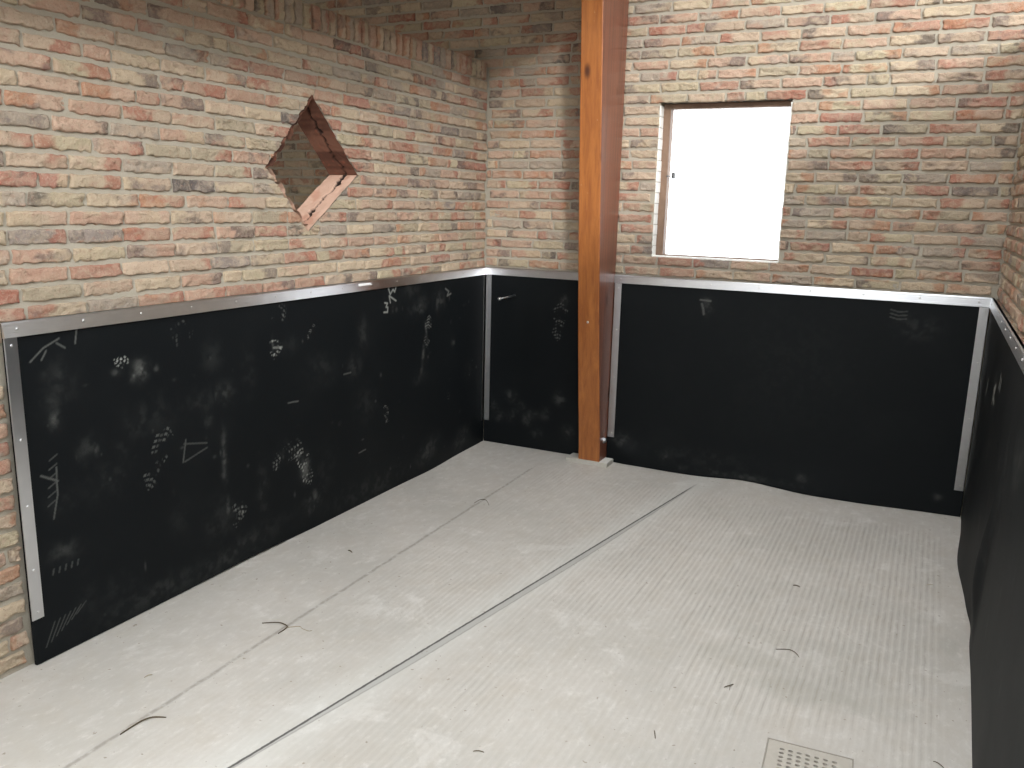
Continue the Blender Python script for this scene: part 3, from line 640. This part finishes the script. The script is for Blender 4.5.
def rt_disp(u, v):
    a = 0.026 * np.exp(-((u - 0.66) / 0.34) ** 2) * np.exp(-(v / 0.42) ** 2)
    rc = 1.62 + 0.30 * np.clip(v - 0.05, 0, 1) ** 1.2
    rdg = 0.032 * np.exp(-((u - rc) / 0.04) ** 2) * np.exp(-((v - 0.36) / 0.30) ** 2) * sstep(-0.05, 0.35, v)
    vly = -0.010 * np.exp(-((u - rc + 0.26) / 0.12) ** 2) * np.exp(-(v / 0.4) ** 2)
    return -0.0015 + sstep(0, 0.12, u) * (a + rdg + vly) + 0.014 * sstep(1.6, 2.6, u) * np.exp(-(v / 0.5) ** 2) + 0.0015 * fbm(u * 2, v * 2, 3, 2)
panel('rubber_mat', (W, -0.001, 0), (0, -1, 0), (0, 0, 1), (-1, 0, 0), 4.25, H - 0.003, lambda u: 0.006 + 0 * u, rt_disp, rt_dust, 'bulging black rubber mat on the right hand wall', 0.006)

# ------------------------------------------------------------------ aluminium edge strips
def extrude(profile, a, b, O, U, A, N):
    """profile (n, v) swept from a to b along U; A = direction of v, N = out of the wall"""
    O, U, A, N = map(Vector, (O, U, A, N)); bm = bmesh.new(); r = []
    for t in (a, b): r.append([bm.verts.new(O + U * t + N * p[0] + A * p[1]) for p in profile])
    k = len(profile)
    for i in range(k): bm.faces.new((r[0][i], r[0][(i + 1) % k], r[1][(i + 1) % k], r[1][i]))
    bm.faces.new(r[0][::-1]); bm.faces.new(r[1]); return bm
SW = 0.050
# flat bar with two shallow flutes and a lip folded back over the rubber
def tilt(k): return [(n + (k * (1 - v / SW) if n > 0.002 else 0), v) for n, v in TOPP]
TOPP = [(0.003, 0.0), (0.0066, 0.0015), (0.0057, 0.0125), (0.0053, 0.0132), (0.0051, 0.0162), (0.0053, 0.017), (0.0039, 0.034), (0.0034, 0.0347), (0.0032, 0.0377), (0.0034, 0.0385), (0.0030, SW - 0.006), (-0.001, SW), (-BR + 0.001, SW), (-BR + 0.001, SW - 0.002), (0.0005, SW - 0.003), (0.0005, 0.0)]
FLATP = [(0.0012, 0.0), (0.0036, 0.001), (0.0040, 0.004), (0.0040, 0.041), (0.0036, 0.044), (0.0012, 0.045), (0.0004, 0.045), (0.0004, 0.0)]
def screw_mesh():
    bm = bmesh.new(); prof = [(0.0052, 0.0), (0.0050, 0.0012), (0.0038, 0.0024), (0.0018, 0.0030)]; n = 12; rings = []
    for r, h in prof: rings.append([bm.verts.new((r * math.cos(2 * math.pi * k / n), r * math.sin(2 * math.pi * k / n), h)) for k in range(n)])
    for A, B in zip(rings, rings[1:]):
        for k in range(n): bm.faces.new((A[k], A[(k + 1) % n], B[(k + 1) % n], B[k]))
    c = bm.verts.new((0, 0, 0.0018))
    for k in range(n): bm.faces.new((rings[-1][k], rings[-1][(k + 1) % n], c))
    me = bpy.data.meshes.new('screw'); bm.to_mesh(me); bm.free(); me.materials.append(SCREW)
    for p in me.polygons: p.use_smooth = True
    return me
SCR = screw_mesh()
def strip(prof, a, b, O, U, A, N, mat, screws, label, at):
    """screws = positions along U; at = offset along A"""
    O_, U_, A_, N_ = map(Vector, (O, U, A, N)); root = empty('edge_strip', O_ + U_ * ((a + b) / 2))
    tag(root, label, 'metal strip', 'aluminium edge strips')
    bar = bm_obj('bar', extrude(prof, a, b, O, U, A, N), mat); local(bar, root)
    for s in screws:
        o = bpy.data.objects.new('screw', SCR); COL.objects.link(o); o.parent = root
        o.location = O_ + U_ * s + A_ * at + N_ * (prof[5][0] - 0.0006 if len(prof) > 8 else 0.0036) - root.location; o.rotation_euler = N_.to_track_quat('Z', 'Y').to_euler()
    return root
fr = lambda a, b, st: [a + st * k for k in range(int((b - a) / st) + 1)]
lt = strip(tilt(0.0065), LY - 0.006, -0.001, (0, 0, H - SW), (0, 1, 0), (0, 0, 1), (1, 0, 0), ALU_Y, fr(-3.24, -0.05, 0.243), 'long aluminium strip capping the rubber mat on the left wall', 0.027)
strip(FLATP, 0.165, H - SW - 0.001, (0, LY - 0.004, 0), (0, 0, 1), (0, 1, 0), (1, 0, 0), ALU_ZY, [0.19, 0.345, 0.575, 0.807, 1.124], 'upright aluminium strip at the near left end of the left mat', 0.024)
# folded corner angle
ang = [(0.001, -0.034), (0.0042, -0.034), (0.0042, -0.0042), (0.042, -0.0042), (0.042, -0.001), (0.001, -0.001)]
bm = bmesh.new(); rr_ = []
for z in (0.162, H - SW - 0.001): rr_.append([bm.verts.new((x, y, z)) for x, y in ang])
for i in range(6): bm.faces.new((rr_[0][i], rr_[0][(i + 1) % 6], rr_[1][(i + 1) % 6], rr_[1][i]))
bm.faces.new(rr_[0]); bm.faces.new(rr_[1])
ca = empty('edge_strip', (0, 0, 0.6)); tag(ca, 'upright aluminium angle in the far left corner', 'metal strip', 'aluminium edge strips')
local(bm_obj('bar', bm, ALU_ZX), ca)
for z in (1.12, 0.80, 0.5, 0.22):
    o = bpy.data.objects.new('screw', SCR); COL.objects.link(o); o.parent = ca; o.location = (0.020, -0.0040, z - 0.6); o.rotation_euler = (math.pi / 2, 0, 0)
strip(TOPP, 0.004, PX0 - 0.001, (0, 0, H - SW), (1, 0, 0), (0, 0, 1), (0, -1, 0), ALU_X, [0.11, 0.379, 0.64], 'short aluminium strip between the far left corner and the post', 0.027)
strip(TOPP, PX1 + 0.001, W - 0.001, (0, 0, H - SW), (1, 0, 0), (0, 0, 1), (0, -1, 0), ALU_X, fr(0.935, 2.9, 0.2765), 'level aluminium strip under the window, right of the post', 0.027)
strip(FLATP, 0.172, H - SW - 0.001, (PX1 + 0.004, 0, 0), (0, 0, 1), (1, 0, 0), (0, -1, 0), ALU_ZX, [0.20, 0.56, 0.86, 1.12], 'upright aluminium strip just right of the wooden post', 0.026)
strip(FLATP, 0.162, H - SW - 0.001, (W - 0.050, 0, 0), (0, 0, 1), (1, 0, 0), (0, -1, 0), ALU_ZX, [0.19, 0.56, 0.86, 1.128], 'upright aluminium strip in the far right corner', 0.026)
strip(TOPP, 0.005, 4.25, (W, 0, H - SW), (0, -1, 0), (0, 0, 1), (-1, 0, 0), ALU_Y, fr(0.12, 4.2, 0.26), 'aluminium strip along the top of the right wall mat', 0.027)
bm = bmesh.new(); bm_box(bm, 0.0045, 0.0075, -1.405, -1.300, H - 0.028, H - 0.012); sticker = bm_obj('sticker', bm, WHITE); local(sticker, lt); tag(sticker, 'small white paper sticker')

# ------------------------------------------------------------------ wooden post
pr = empty('timber_post', (0.824, -0.05, 0.03)); tag(pr, 'tall orange varnished timber post against the back wall, widening upward', 'post')
prof = [(0.030, -0.115), (0.11, -0.118), (0.25, -0.138), (0.43, -0.164), (0.75, -0.210), (1.06, -0.250), (1.35, -0.279), (1.64, -0.305), (1.92, -0.330), (2.19, -0.352), (2.45, -0.375), (2.69, -0.396), (2.76, -0.42), (2.80, -0.50)]
XA = [0.748, 0.748, 0.750, 0.750, 0.753, 0.756, 0.757, 0.757, 0.759, 0.760, 0.762, 0.763, 0.763, 0.763]
bm = bmesh.new(); ring = []
for (z, y), xa in zip(prof, XA):
    bv_ = 0.006; zr = min(z, 2.95) if z < 2.79 else 2.94
    ring.append([bm.verts.new(p) for p in ((xa, BR - 0.002, z if z < 2.78 else 2.94), (xa, y + bv_, z), (xa + bv_ * 0.3, y + bv_ * 0.3, z), (xa + bv_, y, z), (PX1 - bv_, y, z), (PX1 - bv_ * 0.3, y + bv_ * 0.3, z), (PX1, y + bv_, z), (PX1, BR - 0.002, z if z < 2.78 else 2.94))])
for A, B in zip(ring, ring[1:]):
    for k in range(8):
        f = bm.faces.new((A[k], A[(k + 1) % 8], B[(k + 1) % 8], B[k]))
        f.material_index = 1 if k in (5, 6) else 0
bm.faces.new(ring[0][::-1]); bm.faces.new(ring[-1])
local(bm_obj('post_shaft', bm, [WOOD, WOOD_SHADED], smooth=False), pr)
bm = bmesh.new(); bm_box(bm, 0.765, PX1 - 0.002, -4.45, -0.45, 2.765, 2.945, 0.006); local(bm_obj('tie_beam', bm, WOOD), pr)
o = bpy.data.objects.new('screw', SCR); COL.objects.link(o); o.parent = pr; o.location = Vector((0.819, -0.2335, 0.926)) - pr.location; o.rotation_euler = (math.pi / 2, 0, 0); o.scale = (1.5, 1.5, 1.5)
bm = bmesh.new()
n = 6
bmesh.ops.create_cone(bm, cap_ends=True, segments=6, radius1=0.015, radius2=0.015, depth=0.012, matrix=Matrix.Translation((PX1 + 0.010, -0.055, 0.16)) @ Matrix.Rotation(math.pi / 2, 4, 'Y'))
bmesh.ops.create_cone(bm, cap_ends=True, segments=20, radius1=0.021, radius2=0.021, depth=0.004, matrix=Matrix.Translation((PX1 + 0.002, -0.055, 0.16)) @ Matrix.Rotation(math.pi / 2, 4, 'Y'))
local(bm_obj('bolt', bm, STEEL), pr)
# concrete pad under the post
fp = empty('concrete_pad', (0.79, -0.05, 0)); tag(fp, 'low grey concrete pad under the foot of the post', 'concrete pad')
bm = bmesh.new(); bm_box(bm, 0.668, 0.948, -0.128, -0.004, 0.0, 0.030, 0.003); local(bm_obj('pad_block', bm, CONC), fp)
bm = bmesh.new(); bm_box(bm, 0.894, 0.944, -0.122, -0.012, 0.0295, 0.0345, 0.001); local(bm_obj('lit_top_plate', bm, mat_plain('pale_lit_top', srgb(206, 203, 196), srgb(220, 217, 210), 0.7)), fp)  # thin pale plate that paints the pad's top-lit right part

# ------------------------------------------------------------------ rod sticking out of the mat beside the corner
rod = empty('metal_rod', (0.212, 0, 1.026)); tag(rod, 'thin metal rod with bright tip poking out of the mat near the corner', 'rod')
local(bm_obj('rod_shaft', tube([(0.214, 0.004, 1.026), (0.210, -0.06, 1.022), (0.2045, -0.185, 1.019)], [0.0052, 0.0052, 0.0052], 12), STEEL, smooth=True), rod)
local(bm_obj('rod_tip', tube([(0.2045, -0.183, 1.019), (0.2044, -0.187, 1.019), (0.2040, -0.204, 1.019), (0.2039, -0.209, 1.019)], [0.006, 0.0098, 0.0098, 0.006], 12), SCREW, smooth=True), rod)

# ------------------------------------------------------------------ drain cover
dc = empty('drain_cover', (GX + 0.12, GY - 0.12, 0)); tag(dc, 'square perforated drain cover set in the concrete floor', 'drain cover')
cell = 0.0245; x_off, y_off = 0.042, 0.036
hx = [x_off + 0.0250 * k for k in range(8)]; hy = [y_off + 0.0205 * k for k in range(9)]
hx = [a for a in hx if a < GW - 0.03]; hy = [b for b in hy if b < GW - 0.03]
ue = [0.0] + [hx[0] - 0.0125 + 0.0250 * k for k in range(len(hx) + 1)] + [GW]; ve = [0.0] + [hy[0] - 0.01025 + 0.0205 * k for k in range(len(hy) + 1)] + [GW]
bm = bmesh.new(); zt, zb_ = 0.0035, -0.010
vc = {}
def gv(a, b, z):
    key = (round(a, 5), round(b, 5), round(z, 5))
    if key not in vc: p = gxy(a, b); vc[key] = bm.verts.new((p[0], p[1], z))
    return vc[key]
for i in range(len(ue) - 1):
    for j in range(len(ve) - 1):
        u0_, u1_, v0_, v1_ = ue[i], ue[i + 1], ve[j], ve[j + 1]
        sq = [(u0_, v0_), ((u0_ + u1_) / 2, v0_), (u1_, v0_), (u1_, (v0_ + v1_) / 2), (u1_, v1_), ((u0_ + u1_) / 2, v1_), (u0_, v1_), (u0_, (v0_ + v1_) / 2)]
        S8 = [gv(a, b, zt) for a, b in sq]
        if 1 <= i <= len(hx) and 1 <= j <= len(hy):
            cu_, cv_ = hx[i - 1], hy[j - 1]
            angs = [-135, -90, -45, 0, 45, 90, 135, 180]
            ov = [(cu_ + 0.0082 * math.cos(math.radians(q)), cv_ + 0.0060 * math.sin(math.radians(q))) for q in angs]
            T8 = [gv(a, b, zt) for a, b in ov]; B8 = [gv(a, b, zb_) for a, b in ov]
            for k in range(8):
                bm.faces.new((S8[k], S8[(k + 1) % 8], T8[(k + 1) % 8], T8[k])); bm.faces.new((T8[k], T8[(k + 1) % 8], B8[(k + 1) % 8], B8[k]))
        else: bm.faces.new(S8)
rim = []
for a, b in ((0, 0), (GW, 0), (GW, GW), (0, GW)): rim.append((gv(a, b, zt), gv(a, b, zb_)))
local(bm_obj('grate_plate', bm, GRATE), dc)
bm = bmesh.new()
def ringbox(o, i, z0, z1):
    A = [bm.verts.new((*gxy(a, b), z1)) for a, b in ((-o, -o), (GW + o, -o), (GW + o, GW + o), (-o, GW + o))]
    B = [bm.verts.new((*gxy(a, b), z1)) for a, b in ((-i, -i), (GW + i, -i), (GW + i, GW + i), (-i, GW + i))]
    Cc = [bm.verts.new((*gxy(a, b), z0)) for a, b in ((-o, -o), (GW + o, -o), (GW + o, GW + o), (-o, GW + o))]
    Dd = [bm.verts.new((*gxy(a, b), z0)) for a, b in ((-i, -i), (GW + i, -i), (GW + i, GW + i), (-i, GW + i))]
    for k in range(4):
        q = (k + 1) % 4
        bm.faces.new((A[k], A[q], B[q], B[k])); bm.faces.new((A[k], A[q], Cc[q], Cc[k])); bm.faces.new((B[k], B[q], Dd[q], Dd[k])); bm.faces.new((Cc[k], Cc[q], Dd[q], Dd[k]))
ringbox(0.0055, 0.0012, -0.010, 0.0040)
local(bm_obj('cover_rim', bm, mat_plain('dark_steel_rim', srgb(146, 140, 130), srgb(160, 154, 144), 0.8)), dc)
bm = bmesh.new(); pts = [gxy(a, b) for a, b in ((0.004, 0.004), (GW - 0.004, 0.004), (GW - 0.004, GW - 0.004), (0.004, GW - 0.004))]
lo = [bm.verts.new((*p, -0.14)) for p in pts]; hi = [bm.verts.new((*p, -0.012)) for p in pts]; bm.faces.new(lo)
for k in range(4): bm.faces.new((lo[k], lo[(k + 1) % 4], hi[(k + 1) % 4], hi[k]))
local(bm_obj('drain_pit', bm, PIT), dc)

# ------------------------------------------------------------------ stalks of straw on the floor
def bez(p, n=5):
    out = []
    P = [Vector((*q, 0)) for q in p]
    if len(P) == 2: return [P[0].lerp(P[1], t / 4) for t in range(5)]
    for i in range(len(P) - 1):
        a, b, c, d = P[max(i - 1, 0)], P[i], P[i + 1], P[min(i + 2, len(P) - 1)]
        for k in range(n):
            t = k / n; out.append(0.5 * ((2 * b) + (c - a) * t + (2 * a - 5 * b + 4 * c - d) * t * t + (-a + 3 * b - 3 * c + d) * t ** 3))
    return out + [P[-1]]
def stalk(p, r, label, mat=STRAW, side=None, side_mat=None):
    r *= 0.66
    pts = bez(p); n = len(pts); z = float(floor_h(np.array(p[0][0]), np.array(p[0][1])))
    L = [Vector((q.x, q.y, z + r * 0.9 + 0.004 * math.sin(math.pi * i / (n - 1)))) for i, q in enumerate(pts)]
    rad = [r * (0.45 + 0.55 * math.sin(math.pi * (0.15 + 0.7 * i / (n - 1)))) for i in range(n)]
    o = bm_obj('straw_stalk', tube(L, rad, 6), mat, smooth=True)
    tag(o, label, 'straw', 'loose straw stalks on the floor')
    if side:
        q = bez(side); m = len(q)
        c = bm_obj('side_shoot', tube([Vector((k.x, k.y, z + r * 0.8)) for k in q], [r * 0.75 * (1 - 0.5 * i / (m - 1)) for i in range(m)], 6), side_mat or mat, smooth=True); c.parent = o
    return o
stalk([(0.472, -2.681), (0.522, -2.653), (0.551, -2.651), (0.580, -2.662), (0.581, -2.714)], 0.0034, 'forked dark straw stalk lying across the floor crack, before the left mat', STRAW, [(0.578, -2.66), (0.613, -2.632), (0.633, -2.639), (0.666, -2.643), (0.677, -2.633)], PALE_STRAW)
stalk([(0.585, -3.419), (0.587, -3.377), (0.591, -3.340), (0.604, -3.312), (0.637, -3.291)], 0.0036, 'dark straw stalk nearest the bottom left of the photo, along the crack')
stalk([(2.276, -1.911), (2.318, -1.896), (2.344, -1.906), (2.362, -1.929)], 0.0024, 'thin curved straw stalk on the grey stain beyond the drain cover')
stalk([(2.161, -2.265), (2.178, -2.248), (2.185, -2.230)], 0.0026, 'tiny forked straw bit left of the drain cover', STRAW, [(2.178, -2.248), (2.181, -2.275)])
stalk([(0.535, -1.099), (0.540, -1.040), (0.573, -1.031), (0.620, -1.085)], 0.0024, 'hooked straw stalk at the far part of the floor crack')
stalk([(2.811, -2.364), (2.824, -2.372), (2.840, -2.384)], 0.0022, 'short straw bit right of the drain cover, by the right mat')
stalk([(2.248, -1.303), (2.278, -1.309)], 0.0030, 'short dark straw bit out on the ribbed floor below the window')
stalk([(2.772, -1.008), (2.804, -0.990)], 0.0018, 'pale short straw bit near the bulge of the right mat', PALE_STRAW)
stalk([(0.331, -1.953), (0.362, -1.963)], 0.0040, 'stubby straw crumb between the left mat and the crack')
stalk([(0.390, -3.163), (0.399, -3.137)], 0.0026, 'straw crumb near the front end of the left mat', PALE_STRAW)
stalk([(2.021, -2.618), (2.036, -2.656)], 0.0024, 'short straw bit lower left of the drain cover')
stalk([(1.570, -2.979), (1.601, -2.968)], 0.0024, 'short straw bit at the bottom edge between groove and drain cover')
